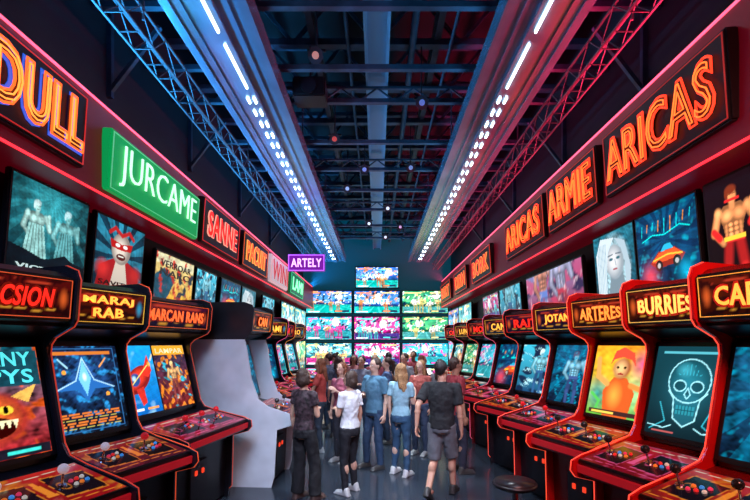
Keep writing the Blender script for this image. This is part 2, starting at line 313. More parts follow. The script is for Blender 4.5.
        p.ell(r.uniform(.2,.8),r.uniform(.65,.85),.10,.10/p.a,(1,.98,.85),0,.3)
        for j in range(3):
            c=[v*(1-.35*j) for v in sky]; pts=[(0,hz)]; x=0
            while x<1: pts.append((x,hz+r.uniform(.03,.28)*(1-.25*j))); x+=r.uniform(.06,.16)
            pts+=[(1,hz+.1),(1,hz)]; p.poly(pts,c)
        p.tex(seed+1,(.9,1,1),.6,16,1.0); p.tex(seed+2,acc,.8,13,1.0); p.tex(seed+3,(.0,.02,.06),.8,15,.9)
        p.rect(0,0,1,hz,gr); m=(p.V<hz)
        p.put(m*(np.sin((p.U-.5)/(hz-p.V+.12)*9)>.75)*.6,[v*1.8+.05 for v in gr]); p.put(m*(np.sin(14/(hz-p.V+.15))>.85)*.5,[v*.3 for v in gr])
        for j in range(r.choice([3,4])):
            x=r.uniform(.12,.88); body_fig(p,x,r.uniform(.3,.45),r.uniform(.2,.38)*min(1,p.a*1.3),r.choice([acc,(.95,.9,.85),(.95,.5,.2)]),[v*.5 for v in acc],(.05,.02,.1))
        for j in range(9): p.ell(r.random(),r.uniform(.3,.95),.015,.015/p.a,r.choice([(1,1,.9),acc,(1,.7,.1),(.1,1,.9)]),0,.3)
        for j in range(5): x=r.random(); y=r.uniform(.4,.9); p.line((x,y),(x+r.uniform(-.2,.2),y+r.uniform(-.15,.15)),.008,r.choice([(1,1,1),acc,(.2,1,1)]))
        p.rect(.04,.90,.04+r.uniform(.2,.4),.95,acc); p.rect(.6,.90,.6+r.uniform(.2,.36),.95,(1,.9,.3)); p.rect(.04,.04,.3,.08,(.95,1,1)); p.rect(.62,.03,.95,.12,(.01,.03,.08)); p.rect(.64,.05,.8,.10,acc)
        p.shade(.35,12,seed)
    return p.mesh()
def planeM(x0,z0,x1,z1,y=0,off=0):
    up=Vector((x1-x0,0,z1-z0)).normalized(); r=Vector((0,1,0)); n=r.cross(up)
    c=Vector(((x0+x1)/2,y,(z0+z1)/2))+n*off
    return Matrix((( r.x,up.x,n.x,c.x),(r.y,up.y,n.y,c.y),(r.z,up.z,n.z,c.z),(0,0,0,1)))
T=Matrix.Translation
# ------------------------------------------------------------------ room
def struct(name,me,m):
    o=obj(name,me,m); o['kind']='structure'; return o
fl=bpy.data.materials.new('polished_dark_floor'); fl.use_nodes=True; nt=fl.node_tree; b=nt.nodes['Principled BSDF']
tc=nt.nodes.new('ShaderNodeTexCoord'); br=nt.nodes.new('ShaderNodeTexBrick'); br.inputs['Scale'].default_value=1; br.inputs['Mortar Size'].default_value=.008; br.offset=0
br.inputs['Color1'].default_value=(.025,.032,.045,1); br.inputs['Color2'].default_value=(.03,.04,.055,1); br.inputs['Mortar'].default_value=(.008,.008,.01,1); br.inputs['Brick Width'].default_value=.9; br.inputs['Row Height'].default_value=.9
nt.links.new(tc.outputs['Object'],br.inputs['Vector']); nt.links.new(br.outputs['Color'],b.inputs['Base Color']); b.inputs['Roughness'].default_value=.18
struct('floor',box_me((6.9,22.4,.1),c=(0,9.3,-.05)),fl)
WALL=mat('black_wall',(.008,.007,.010),.6,mottle=.25,bscale=2)
struct('wall_left',box_me((.1,22.4,7.8),c=(-3.4,9.3,3.9)),WALL)
struct('wall_right',box_me((.1,22.4,7.8),c=(3.4,9.3,3.9)),WALL)
struct('wall_back',box_me((6.9,.1,7.8),c=(0,20.45,3.9)),mat('teal_wall_glow',(.02,.07,.10),.5,emis=(.0,.14,.22),es=.25))  # faint teal background glow put into the wall material
struct('wall_front',box_me((6.9,.1,7.8),c=(0,-1.85,3.9)),WALL)
struct('ceiling',box_me((6.9,22.4,.1),c=(0,9.3,7.85)),mat('black_deck',(.003,.004,.006),.7,mottle=.3,bscale=3))
RED=mat('red_fascia_paint_glow',(.20,.003,.012),.4,emis=(.55,.003,.03),es=.09)  # red paint, with some of the red light put in as emission
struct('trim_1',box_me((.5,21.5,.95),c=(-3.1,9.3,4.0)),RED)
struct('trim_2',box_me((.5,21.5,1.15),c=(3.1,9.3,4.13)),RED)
PINK=mat('pink_neon',(1,.12,.2),.4,emis=(1,.10,.20),es=2.2)
REDN=mat('red_neon',(1,.05,.05),.4,emis=(1,.03,.05),es=1.6)
for x,z,m,s in [(-2.845,4.47,PINK,'pink'),(2.845,4.70,PINK,'pink'),(-2.845,3.54,REDN,'red'),(2.845,3.57,REDN,'red')]:
    bm=bmesh.new(); add_box(bm,(x,9.5,z),(.02,20.5,.02)); o=obj('neon_tube',bm2me(bm),m); top(o,'long glowing %s neon line along the fascia edge'%s,'neon light')
# ------------------------------------------------------------------ cabinets
OUT=[(.17,.0),(1.30,.0),(1.30,.10),(1.34,.14),(1.36,.80),(1.57,.86),(1.62,.92),(1.61,1.0),(1.50,1.04),(1.12,1.12),(.95,1.17),(.89,1.26),(.74,1.92),(.75,1.99),(.80,2.04),(.99,2.12),(1.03,2.17),(1.06,2.46),(1.03,2.53),(.92,2.57),(.20,2.57),(.17,2.5)]
LOW=[(.17,.0),(1.30,.0),(1.34,.14),(1.38,.80),(1.57,.86),(1.62,.92),(1.61,1.0),(1.50,1.04),(1.25,1.12),(1.12,1.22),(1.02,1.5),(.95,1.95),(.92,2.05),(.17,2.05)]
HIGH=[(.17,2.05),(.92,2.05),(.99,2.12),(1.03,2.17),(1.06,2.46),(1.03,2.53),(.92,2.57),(.20,2.57),(.17,2.5)]
INN=[(.18,.02),(1.24,.02),(1.28,.80),(1.52,.87),(1.56,.93),(1.55,.985),(1.02,1.09),(.80,1.13),(.58,2.02),(.92,2.14),(.97,2.16),(1.0,2.46),(.9,2.52),(.18,2.52)]
MCACHE={}
def cm(k,f):
    if k not in MCACHE: MCACHE[k]=f()
    return MCACHE[k]
def stick_me():
    bm=bmesh.new(); cyl(bm,(0,0,0),(0,0,.012),.03,.026,16); cyl(bm,(0,0,.0),(0,0,.10),.008,.007,10); return bm2me(bm)
def ball_me():
    bm=bmesh.new(); sph(bm,(0,0,.115),.033,sub=3); return bm2me(bm)
def but_me():
    bm=bmesh.new(); cyl(bm,(0,0,0),(0,0,.010),.015,.014,16); cyl(bm,(0,0,.008),(0,0,.016),.010,.009,16); return bm2me(bm)
BALLS={'white':mat('white_ball_glow',(.85,.8,.8),.15,emis=(.8,.6,.65),es=.3),'red':mat('red_ball_glow',(.8,.02,.03),.15,emis=(.8,.02,.02),es=.25),'black':mat('black_ball',(.02,.02,.02),.15)}  # white and red knobs glow slightly in place of light falling on them
BC=[mat('button_%d'%i,c,.3,emis=c,es=.4) for i,c in enumerate([(.9,.03,.03),(.7,.65,.55),(1,.25,.03),(.05,.35,.9),(.9,.05,.15)])]
CHROME=mat('chrome',(.6,.6,.65),.2,1)
RBEZ=mat('dark_red_bezel',(.16,.004,.004),.25)
TH=math.radians(20)
def cabinet(side,yc,w,title,mseed,screens,trim=(1,.06,.03),tes=1.2,side_col=(.02,.02,.028),ball='red',cseed=0,near=True,tcol=(1,.35,.08),label='',sidelabel='black',push=.0,th=None,ocol=None,bcol=None,shear=0,bulge=0,tws=.8,two=False,red=False):
    th=TH if th is None else th
    M=T((side*(3.35-push-.8),yc,0))@Matrix.Rotation(side*th,4,'Z')@(Matrix.Rotation(math.pi,4,'Z') if side>0 else Matrix())@T((-.8,0,0))
    e=empty('arcade_cabinet',M); top(e,label,'arcade machine','arcade machines in two facing rows')
    obj('body',cm(('body',w,red),lambda:prism(INN,-w/2+.03,w/2-.03)),RBEZ if red else DARK,e)
    sm=mat('side_'+sidelabel,side_col,.15,mottle=.12,bscale=3)
    for s in (-1,1):
        y0=s*(w/2-.015)
        obj('side_panel',cm(('sp',w,s,side_col,two),lambda:prism(LOW if two else OUT,y0-.015,y0+.015)),sm,e)
        if two: obj('upper_side_panel',cm(('su',w,s),lambda:prism(HIGH,y0-.015,y0+.015)),DARK,e)
        obj('edge_trim',cm(('et',w,s,trim,tes,two),lambda:tube([[(d,s*(w/2-.006),h) for d,h in (LOW[1:-1] if two else OUT[2:-1])]],.0055)),mat('glowing_edge',trim,.4,emis=trim,es=tes),e)
    iw=w-.07
    MM=planeM(.985,2.16,1.02,2.47,0,.02)
    fr=obj('marquee',cm(('mq',w),lambda:box_me((iw,.315,.05),.01)),BLACK,e,MM@T((0,0,-.03)))
    obj('marquee_panel',art('mrq',iw-.06,.25,50,mseed),artmat(.9),fr,T((0,0,.027)))
    bc=bcol or tcol
    obj('marquee_border',cm(('mb',w,bc),lambda:tube([[(-iw/2+.02,-.135,0),(iw/2-.02,-.135,0),(iw/2-.02,.135,0),(-iw/2+.02,.135,0)]],.004,True)),mat('border_glow',bc,.4,emis=bc,es=.7),fr,T((0,0,.03)))
    if title:
        lines=title.split('\n'); nl=len(lines)
        for li,tx in enumerate(lines):
            hh=.13 if nl==1 else .08
            tw=(iw-.1)*tws*(1 if li==0 else .6); yy=0 if nl==1 else (.05 if li==0 else -.05)
            oc=ocol or (.25,.0,.0)
            obj('lettering_outline',text_flat(tx,tw*1.07,hh*1.22,.07,.004,shear,bulge),mat('letter_back',[c*.25 for c in oc],.5,emis=oc,es=.5),fr,T((0,yy,.034)))
            obj('lettering',text_flat(tx,tw,hh,.015,.004,shear,bulge),mat('letters_glow',tcol,.4,emis=tcol,es=1.3),fr,T((0,yy,.042)))
    obj('speaker_panel',cm(('spk',w),lambda:box_me((iw,.30,.02),.004)),BLACK,e,planeM(.63,2.05,.92,2.13,0,0)@Matrix.Rotation(math.pi,4,'X'))
    SM=planeM(.81,1.17,.61,1.99,0,.02)
    bz=obj('screen_bezel',cm(('bz',w),lambda:box_me((iw,.86,.05),.008)),BLACK,e,SM)
    n=len(screens); sw=(iw-.05)/n-.025
    for i,(k,sd,tt) in enumerate(screens):
        x=(i-(n-1)/2)*(sw+.025)
        nx=(96 if near else 34)
        s=obj('screen',art(k,sw,.78,nx,sd),artmat(1.3),bz,T((x,0,.028)))
        if tt:
            ls=tt[0].split('\n')
            for li,tx in enumerate(ls):
                hh=tt[2]/len(ls)*.85
                obj('screen_title',text_flat(tx,sw*.86,hh,.02),mat('title_'+tt[0][:3],tt[1],.5,emis=tt[1],es=1.1),s,T((0,tt[3]+((len(ls)-1)/2-li)*hh*1.25,.004)))
    CM=planeM(1.56,1.0,1.03,1.12,0,.0)
    cp=obj('control_panel',cm(('cp',w),lambda:box_me((iw,.55,.03),.006)),BLACK,e,CM)
    obj('panel_art',art('ctl',iw-.03,.52,80 if near else 20,cseed),artmat(.7,.10,.6),cp,T((0,0,.017)))  # printed deck; its lit look is put in as emission
    for q,sx in enumerate([-1,1] if n<2 else [-1,0,1]):
        bx=sx*iw*.25-(.09 if n<2 else 0)
        st=obj('joystick',cm('stick',stick_me),CHROME,cp,T((bx,-.01,.018))@Matrix.Rotation(random.uniform(-.15,.15),4,'X'))
        bl=ball if ball!='mix' else ('white','red')[q%2]
        obj('knob',cm('ball'+bl,ball_me),BALLS[bl],st)
        for j in range(6 if near else 3):
            obj('button',cm(('but',(j+cseed+sx)%5),but_me),BC[(j+cseed+sx)%5],cp,T((bx+.075+(j%3)*.045,-.04+(j//3)*.055+(j%3)*.010,.018)))
    obj('front_strip',cm(('fs',w),lambda:box_me((iw,.07,.02),.005)),mat('front_strip',(.25,.008,.015),.3,emis=(.7,.01,.02),es=.35),e,planeM(1.565,.90,1.575,.98,0,.0))
    cd=obj('coin_door',cm('cd',lambda:box_me((.34,.42,.03),.008)),mat('coin_door_metal',(.05,.05,.06),.4,.6),e,planeM(1.262,.22,1.275,.64,0,.012))
    for sx in (-1,1):
        obj('coin_slot',cm('cs',lambda:box_me((.04,.055,.02),.004)),mat('coin_slot_glow',(.8,.05,.02),.4,emis=(1,.06,.02),es=.9),cd,T((sx*.07,.08,.02)))
    return e
RD=(1,.02,.01);OG=(1,.20,.03);YE=(1,.52,.06);WT=(.9,.85,.8)
# left row
cabinet(-1,2.98,.86,'MACSION',4,[('beast',0,('PARLANY\nPAPPYS',(.1,.85,.9),.24,.24))],trim=(1,.07,.03),tes=.4,ball='white',tcol=RD,ocol=(.30,.01,.0),bcol=(1,.12,.03),shear=.25,tws=.72,label='black arcade cabinet with red marquee and beast game screen')
cabinet(-1,4.0,.86,'MARAJ\nRAB',9,[('hud',0,None)],trim=(1,.10,.03),tes=.6,ball='mix',cseed=2,tcol=YE,ocol=(.8,.03,.01),bulge=.3,tws=.7,label='black arcade cabinet with orange marquee and dark blue screen')
cabinet(-1,5.3,1.40,'MARCAN RANS',10,[('helmet',0,None),('lamps',0,('LAMPAR',(1,.8,.5),.07,.32))],trim=(.9,.1,.05),tes=.4,ball='red',cseed=1,tcol=(1,.14,.03),ocol=(.3,.02,.01),label='wide black arcade cabinet with two upright screens side by side',th=math.radians(10),tws=.85)
cabinet(-1,6.72,.94,'CAN',8,[('bluefig',3,None)],trim=(.5,.5,.55),tes=.1,side_col=(.75,.77,.83),ball='black',cseed=2,tcol=OG,tws=.5,label='arcade cabinet with light grey side panels',sidelabel='light_grey',push=.62,two=True,th=math.radians(4))
for i,y in enumerate([8.25,9.75,11.3,12.9]):
    cabinet(-1,y,1.10,['BOLT','RAMI','ZON','ARO'][i],12+i,[(['cyan','race','x','x'][i],40+i,None)],trim=[(.9,.08,.05),(.9,.1,.3),(.9,.3,.05)][i%3],tes=1.0,ball='red',cseed=i,near=i<2,tcol=[RD,YE][i%2],tws=.6,side_col=(.03,.03,.04) if i%3 else (.3,.3,.34),label='arcade cabinet with glowing marquee further along the row',sidelabel='dark' if i%3 else 'grey',push=.12 if i<2 else 0)
# right row
RS=(.65,.008,.008)
cabinet(1,2.86,.80,'CAPERS',13,[('bluefig',5,None)],trim=(1,.07,.04),tes=1.3,side_col=RS,ball='black',cseed=0,tcol=(1,.45,.06),ocol=(.9,.02,.01),bulge=.3,tws=.74,label='red-sided arcade cabinet with red control panel',sidelabel='red',red=True)
cabinet(1,3.74,.80,'BURRIES',17,[('skull',0,None)],trim=(1,.07,.04),tes=1.3,side_col=RS,ball='black',cseed=1,tcol=(1,.62,.12),ocol=(.9,.03,.01),bulge=.5,tws=.74,label='red-sided arcade cabinet with blue skull line-art screen',sidelabel='red',red=True)
cabinet(1,4.80,.88,'ARTERES',21,[('wild',0,None)],trim=(1,.08,.03),tes=1.3,side_col=RS,ball='black',cseed=0,tcol=(1,.30,.04),ocol=(.4,.01,.0),bulge=.5,tws=.74,label='red-sided arcade cabinet with bright orange game screen',sidelabel='red',red=True)
cabinet(1,5.92,.92,'JOTAN',14,[('bluefig',9,None)],trim=(1,.08,.05),tes=1.2,side_col=(.25,.010,.012),ball='red',cseed=1,tcol=YE,ocol=(.8,.03,.01),tws=.6,label='dark red arcade cabinet with glowing edges and blue screen',sidelabel='maroon')
for i,y in enumerate([7.15,8.6,10.2,12.0,13.7]):
    cabinet(1,y,1.12,['RAIT','CANE','MOX','LUNA','ORB'][i],22+i,[(['cyan','race','x','x','x'][i],70+i,None)],trim=[(1,.08,.05),(.9,.1,.2)][i%2],tes=1.0,ball='red',cseed=i,near=i<1,tcol=[RD,YE][i%2],tws=.6,side_col=(.2,.010,.015) if i%2 else (.03,.015,.02),label='dark arcade cabinet with red edges further along the row',sidelabel='maroon' if i%2 else 'dark')
# ------------------------------------------------------------------ neon signs
def sign(side,y0,y1,z0,z1,txt,outer,inner,board=(.006,.003,.006),bes=0,style='neon',label='',border=None,x=2.82,fill=None,bes2=.9):
    yc=(y0+y1)/2; w=y1-y0-.08; h=z1-z0
    M=T((side*x,yc,(z0+z1)/2))@(Matrix.Rotation(math.pi,4,'Z') if side>0 else Matrix())@Matrix.Rotation(math.radians(4),4,'Y')@planeM(0,-1,0,1)
    e=empty('neon_sign',M); top(e,label,'sign','shop signs along the fascia')
    obj('sign_board',box_me((w,h,.12),.015,),mat('board_'+txt[:3],board,.45,emis=board,es=bes),e)
    bc=border or outer
    obj('border_tube',tube([[(-w/2+.03,-h/2+.03,0),(w/2-.03,-h/2+.03,0),(w/2-.03,h/2-.03,0),(-w/2+.03,h/2-.03,0)]],.008,True),mat('border_'+txt[:3],bc,.4,emis=bc,es=bes2),e,T((0,0,.062)))
    tw=w*.86; th=h*.62
    if style=='neon':
        fc=fill or outer
        if fill: obj('letter_halo',text_flat(txt,tw*1.07,th*1.18,.075,.004),mat('fill_'+txt[:3],[c*.04 for c in fc],.4,emis=fc,es=.9),e,T((0,0,.063)))
        obj('letter_fill',text_flat(txt,tw,th,.025,.004),mat('lf_'+txt[:3],[c*.04 for c in outer],.4,emis=outer,es=.03),e,T((0,0,.070)))
        obj('letter_tube',text_tube(txt,tw*1.03,th*1.08,.011,.035),mat('o_'+txt[:3],outer,.4,emis=outer,es=1.8),e,T((0,0,.09)))
        obj('letter_tube',text_tube(txt,tw*.985,th*.93,.007,-.012),mat('i_'+txt[:3],inner,.4,emis=inner,es=1.6),e,T((0,0,.10)))
    elif style=='glow':
        tw*=.92; th*=.85
        obj('letter_edge',text_tube(txt,tw*1.0,th*1.1,.011,.03),mat('o_'+txt[:3],inner,.4,emis=inner,es=1.0),e,T((0,0,.07)))
        obj('lettering',text_flat(txt,tw*.98,th*1.05,.0,.008),mat('l_'+txt[:3],outer,.4,emis=outer,es=1.2),e,T((0,0,.08)))
    else:
        obj('lettering',text_flat(txt,tw,th*1.15,-.018,.008),mat('l_'+txt[:3],inner,.4,emis=inner,es=1.2),e,T((0,0,.08)))
    return e
O1=(1,.045,.015);O2=(1,.20,.03)
sign(-1,2.75,4.32,3.66,4.34,'DDULL',(1,.12,.015),(1,.34,.05),fill=(.02,.12,.8),label='black sign with orange neon letters reading DDULL, blue edge glow',border=(.5,.02,.02))
sign(-1,4.62,7.0,3.60,4.24,'JURCAME',(.2,.9,.5),(.65,1,.75),board=(.0,.30,.07),bes=.9,style='flat',label='green lit sign with white letters reading JURCAME',border=(.15,.6,.3),bes2=.7)
sign(-1,7.1,9.05,3.62,4.34,'SANNE',(.9,.012,.008),(1,.38,.28),style='glow',label='black sign with red neon letters reading SANNE',border=(.7,.02,.02))
sign(-1,9.25,11.4,3.62,4.34,'PACUIT',(1,.10,.012),(1,.45,.1),style='glow',label='sign with orange neon letters reading PACUIT',border=(1,.12,.03))
sign(-1,11.7,14.0,3.62,4.34,'WINI',(.8,.02,.06),(.4,.02,.03),board=(.75,.62,.66),bes=.55,style='flat',label='small whitish lit sign with red letters',border=(1,.3,.3))
sign(-1,14.4,16.9,3.62,4.34,'LAMI',(.4,1,.6),(.05,.8,.3),board=(.0,.12,.04),bes=.8,style='glow',label='small green lit sign in the fascia row',border=(.1,1,.4))
sign(1,3.50,5.52,3.76,4.50,'ARICAS',O1,O2,label='large black sign with orange-red neon letters reading ARICAS',border=(.3,.02,.02))
sign(1,5.62,7.32,3.76,4.50,'ARMIE',O1,O2,label='black sign with orange-red neon letters reading ARMIE',border=(.45,.03,.02))
sign(1,7.42,9.7,3.76,4.50,'ARICAS',O1,O2,label='black sign with orange neon letters, beside the ARMIE sign',border=(.45,.03,.02))
sign(1,10.9,13.2,3.70,4.44,'BORK',O1,(1,.35,.08),style='glow',label='orange neon sign reading BORK',border=O1)
sign(1,13.9,16.1,3.70,4.44,'DIRN',O1,(1,.35,.08),style='glow',label='small orange neon sign with glowing border',border=O1)
sign(1,16.9,19.4,3.70,4.44,'RIRT',O1,(1,.35,.08),style='glow',label='small orange neon sign near the screen wall',border=O1)
M=T((-2.13,13.6,4.42))@Matrix.Rotation(math.pi/2,4,'X')
e=empty('hanging_sign',M); top(e,'purple lit hanging sign reading ARTELY','sign')
obj('sign_board',box_me((1.12,.52,.08),.01),mat('purple_board',(.10,.005,.2),.4,emis=(.25,.01,.45),es=.7),e)
obj('border_tube',tube([[(-.53,-.23,0),(.53,-.23,0),(.53,.23,0),(-.53,.23,0)]],.014,True),mat('purple_glow',(.6,.2,1),.4,emis=(.6,.15,1),es=1.6),e,T((0,0,.045)))
obj('lettering',text_flat('ARTELY',.92,.26,.02,.004),mat('lilac_letters',(.9,.6,1),.4,emis=(.9,.5,1),es=1.6),e,T((0,0,.05)))
obj('hanger_rod',tube([[(.0,.26,0),(.0,1.055,0)],[(.2,.26,0),(.2,1.055,0)]],.012),STEEL,e)
# ------------------------------------------------------------------ wall posters / displays
def poster(side,y0,y1,z0,z1,kind,seed,label,title=None,es=.8,name='wall_display',tilt=5):
    w=y1-y0; h=z1-z0
    M=T((side*3.2,(y0+y1)/2,(z0+z1)/2))@(Matrix.Rotation(math.pi,4,'Z') if side>0 else Matrix())@Matrix.Rotation(math.radians(tilt),4,'Y')@planeM(0,-1,0,1)
    e=empty(name,M); top(e,label,'screen','lit picture panels above the machines')
    obj('frame',box_me((w,h,.06),.012),BLACK,e)
    obj('picture',art(kind,w-.06,h-.06,130 if (y0+y1)/2<7 else 64,seed),artmat(es),e,T((0,0,.032)))
    obj('wall_bracket',box_me((.2,.2,.14),.01),BLACK,e,T((0,0,-.09)))
    if title:
        s,c,hh,yy=title
        ls=s.split('\n')
        for li,tx in enumerate(ls):
            h1=hh/len(ls)*.85
            obj('lettering',text_flat(tx,w*.78,h1,.015,.003),mat('pt_'+s[:3],c,.4,emis=c,es=.9),e,T((0,yy+((len(ls)-1)/2-li)*h1*1.25,.04)))
poster(-1,3.85,4.92,2.60,3.52,'statue',0,'tall teal picture panel with pale figures',('VICTOARE',(.6,.8,.75),.06,-.36),1.3)
poster(-1,5.03,6.1,2.62,3.50,'masked',0,'picture panel with red and white masked face',('SAVITOR',(.02,.0,.0),.07,-.34),1.1)
poster(-1,6.4,7.75,2.63,3.36,'yellow',0,'yellow poster panel with dark lettering',('VERROAR\nNARO',(.03,.02,.02),.24,.13),1.1)
poster(-1,7.85,8.85,2.63,3.34,'cyan',2,'light blue picture panel with a figure',None,1.2)
poster(-1,9.1,10.4,2.63,3.34,'race',0,'dark blue picture panel with orange vehicle',None,1.2)
poster(-1,10.5,11.7,2.63,3.34,'portrait',0,'pale blue portrait picture panel',None,.9)
poster(-1,12.4,13.8,2.63,3.34,'cyan',9,'bright cyan picture panel above the machines',None,1.2)
poster(1,3.24,4.34,2.55,3.52,'hero',0,'dark poster of a muscular fighter in red',None,1.4)
poster(1,4.41,5.49,2.60,3.52,'race',0,'blue picture panel with orange racing vehicle',None,1.4)
poster(1,5.5,6.55,2.60,3.52,'portrait',0,'blue picture panel of a pale face with white hair',None,1.1)
poster(1,6.9,9.5,2.62,3.36,'fight',0,'wide red and violet picture panel with fighters',None,1.0)
poster(1,9.9,11.6,2.62,3.36,'cyan',7,'cyan picture panel in the row above machines',None,1.0)
poster(1,11.7,13.4,2.62,3.36,'x',8,'bright picture panel in the row above machines',None,1.2)
for (s,seeds,y0,y1,y2) in ((-1,(5,6,35,36),14.9,17.3,19.9),(1,(37,38,39,43),15.1,17.4,19.9)):
    for i,(ya,yb,za,zb) in enumerate(((y0,y1,2.2,3.4),(y1+.1,y2,2.2,3.4),(y0,y1,.9,2.1),(y1+.1,y2,.9,2.1))):
        poster(s,ya,yb,za,zb,'x',seeds[i],'multicoloured screen on the wall near the screen wall',None,1.7,tilt=1)
# ------------------------------------------------------------------ back wall of screens
def bigscreen(xc,z0,z1,w,seed,title=None,kind='x'):
    M=T((xc,20.25,(z0+z1)/2))@Matrix.Rotation(math.pi/2,4,'X')
    e=empty('video_screen',M); top(e,'large wall screen showing a bright colourful game','screen','wall of large video screens')
    obj('frame',box_me((w,z1-z0,.1),.01),BLACK,e)
    obj('picture',art(kind,w-.1,z1-z0-.1,90,seed),artmat(2.0),e,T((0,0,.055)))
    if title:
        c=(.8,1,1); obj('lettering',text_flat(title,(w-.3)*.6,.22,.03,.003),mat('bs_'+title[:3],c,.4,emis=c,es=1.8),e,T((0,.02,.062)))
    obj('wall_bracket',box_me((.3,.3,.12)),BLACK,e,T((0,0,-.09)))
bigscreen(0.0,4.45,5.45,1.98,27,'JAIWEN','x')
k=11
for (z0,z1) in [(3.30,4.38),(2.12,3.22),(.98,2.04)]:
    for c in (-2.16,0,2.16):
        bigscreen(c,z0,z1,2.12,k,{12:'ARNITE',18:'RECANS'}.get(k)); k+=1
for c in (-2.16,0,2.16): bigscreen(c,.05,.92,2.12,k); k+=1
# ------------------------------------------------------------------ ceiling
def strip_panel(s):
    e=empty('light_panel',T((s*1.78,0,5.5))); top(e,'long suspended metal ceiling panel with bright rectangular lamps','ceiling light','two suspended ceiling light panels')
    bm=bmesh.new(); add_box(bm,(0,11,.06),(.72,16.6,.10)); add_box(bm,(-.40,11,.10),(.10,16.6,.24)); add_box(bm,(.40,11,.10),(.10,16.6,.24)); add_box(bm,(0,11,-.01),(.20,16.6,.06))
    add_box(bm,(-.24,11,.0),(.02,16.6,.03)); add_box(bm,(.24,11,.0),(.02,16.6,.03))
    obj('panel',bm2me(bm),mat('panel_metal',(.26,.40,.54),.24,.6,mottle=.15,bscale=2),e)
    lm=mat('lamp_white',(.8,.9,1),.4,emis=(.72,.90,1),es=9)
    lme=box_me((.026,.15,.03),.006); tme=box_me((.022,.9,.03),.006)
    y=4.1
    for i in range(2): obj('lamp',tme,lm,e,T((s*-.02,y+.45,-.05))); y+=1.1
    while y<19:
        for dx in (-.045,.045): obj('lamp',lme,lm,e,T((dx,y+.1,-.05)))
        y+=.34+.035*(y-6)
    bm=bmesh.new()
    for yy in (4.6,8.35,12.1,15.85,18.35):
        cyl(bm,(-.40,yy,.2),(-.40,yy,1.2),.012,.012,8); cyl(bm,(.40,yy,.2),(.40,yy,1.2),.012,.012,8)
    obj('hanger_rod',bm2me(bm),STEEL,e)
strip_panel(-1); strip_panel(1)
def tray(s):
    bm=bmesh.new(); x=s*2.5
    for dx in (-.11,.11):
        for dz in (0,.26): add_bar(bm,(x+dx,3.2,5.15+dz),(x+dx,19.4,5.15+dz),.022,.022)
    y=3.2;i=0
    while y<19.2:
        for dx in (-.11,.11): add_bar(bm,(x+dx,y,5.15+(.26 if i%2 else 0)),(x+dx,y+.27,5.15+(0 if i%2 else .26)),.010,.010)
        add_bar(bm,(x-.11,y,5.15),(x+.11,y,5.15),.010,.010); y+=.27; i+=1
    for yy in (4.6,8.35,12.1,15.85): add_bar(bm,(x+.11,yy,5.3),(x+.11,yy,6.75),.02,.02)
    o=obj('lattice_girder',bm2me(bm),mat('grey_steel',(.08,.08,.095),.4,.4)); top(o,'long thin lattice steel girder hung under the roof','girder','pair of lattice girders')
tray(-1); tray(1)
bm=bmesh.new(); add_bar(bm,(0,3.5,6.3),(0,20.3,6.3),.36,.04); add_bar(bm,(0,3.5,6.62),(0,20.3,6.62),.36,.04); add_bar(bm,(0,3.5,6.46),(0,20.3,6.46),.06,.3); 
add_bar(bm,(-.16,3.5,6.26),(-.16,20.3,6.26),.04,.07); add_bar(bm,(.16,3.5,6.26),(.16,20.3,6.26),.04,.07)
top(obj('roof_beam',bm2me(bm),mat('centre_steel',(.18,.34,.46),.35,.3)),'heavy steel beam running lengthwise under the roof','beam','lengthwise roof beams')
for x in (-1.0,.95,-2.9,2.9):
    bm=bmesh.new(); add_bar(bm,(x,3.5,6.75),(x,20.3,6.75),.1,.03); add_bar(bm,(x,3.5,6.9),(x,20.3,6.9),.03,.28); add_bar(bm,(x,3.5,7.05),(x,20.3,7.05),.1,.03)
    top(obj('roof_beam',bm2me(bm),STEEL),'slim dark steel beam running lengthwise under the roof','beam','lengthwise roof beams')
y=4.6;i=0
while y<20:
    bm=bmesh.new(); zb=6.72; zt=7.5
    add_bar(bm,(-3.34,y,zb),(3.34,y,zb),.12,.10); add_bar(bm,(-3.34,y,zt),(3.34,y,zt),.12,.09)
    n=10
    for j in range(n):
        xa=-3.3+6.6*j/n; xb=-3.3+6.6*(j+1)/n
        add_bar(bm,(xa,y,zb if j%2 else zt),(xb,y,zt if j%2 else zb),.05,.05)
    top(obj('roof_truss',bm2me(bm),STEEL),'dark steel truss spanning across the hall','roof truss','row of roof trusses')
    y+=1.25; i+=1
for i,y in enumerate((4.4,5.3,6.5,7.4,8.9,10.3,11.7,13.4,15.2,17.0)):
    bm=bmesh.new(); add_bar(bm,(-3.34,y,5.97),(3.34,y,5.97),.08,.07); 
    if i%2==1:
        add_bar(bm,(-3.34,y,6.19),(3.34,y,6.19),.05,.04)
        for j in range(11):
            add_bar(bm,(-3.3+j*.6,y,5.97),(-3.0+j*.6,y,6.19),.025,.025)
            if j<10: add_bar(bm,(-3.0+j*.6,y,6.19),(-2.7+j*.6,y,5.97),.025,.025)
    top(obj('cross_girder',bm2me(bm),STEEL),'slim steel girder crossing below the trusses','girder','cross girders')
for s in (-1,1):
    for y in (3.9,5.6,8.0,10.9,14.0):
        bm=bmesh.new(); add_bar(bm,(s*3.34,y,5.1),(s*2.7,y,5.93),.05,.05); add_bar(bm,(s*3.32,y,5.05),(s*3.32,y,6.6),.06,.06)
        top(obj('wall_brace',bm2me(bm),STEEL),'steel knee brace fixed to the side wall','brace','steel braces on the side walls')
for x,r in ((-.45,.025),(.55,.05),(1.15,.025),(-2.2,.05),(2.2,.05)):
    o=obj('conduit_pipe',tube([[(x,3.5,6.67-r),(x,20.4,6.67-r)]],r+.004,res=3),STEEL); top(o,'long thin steel conduit pipe under the trusses','pipe','roof conduit pipes')
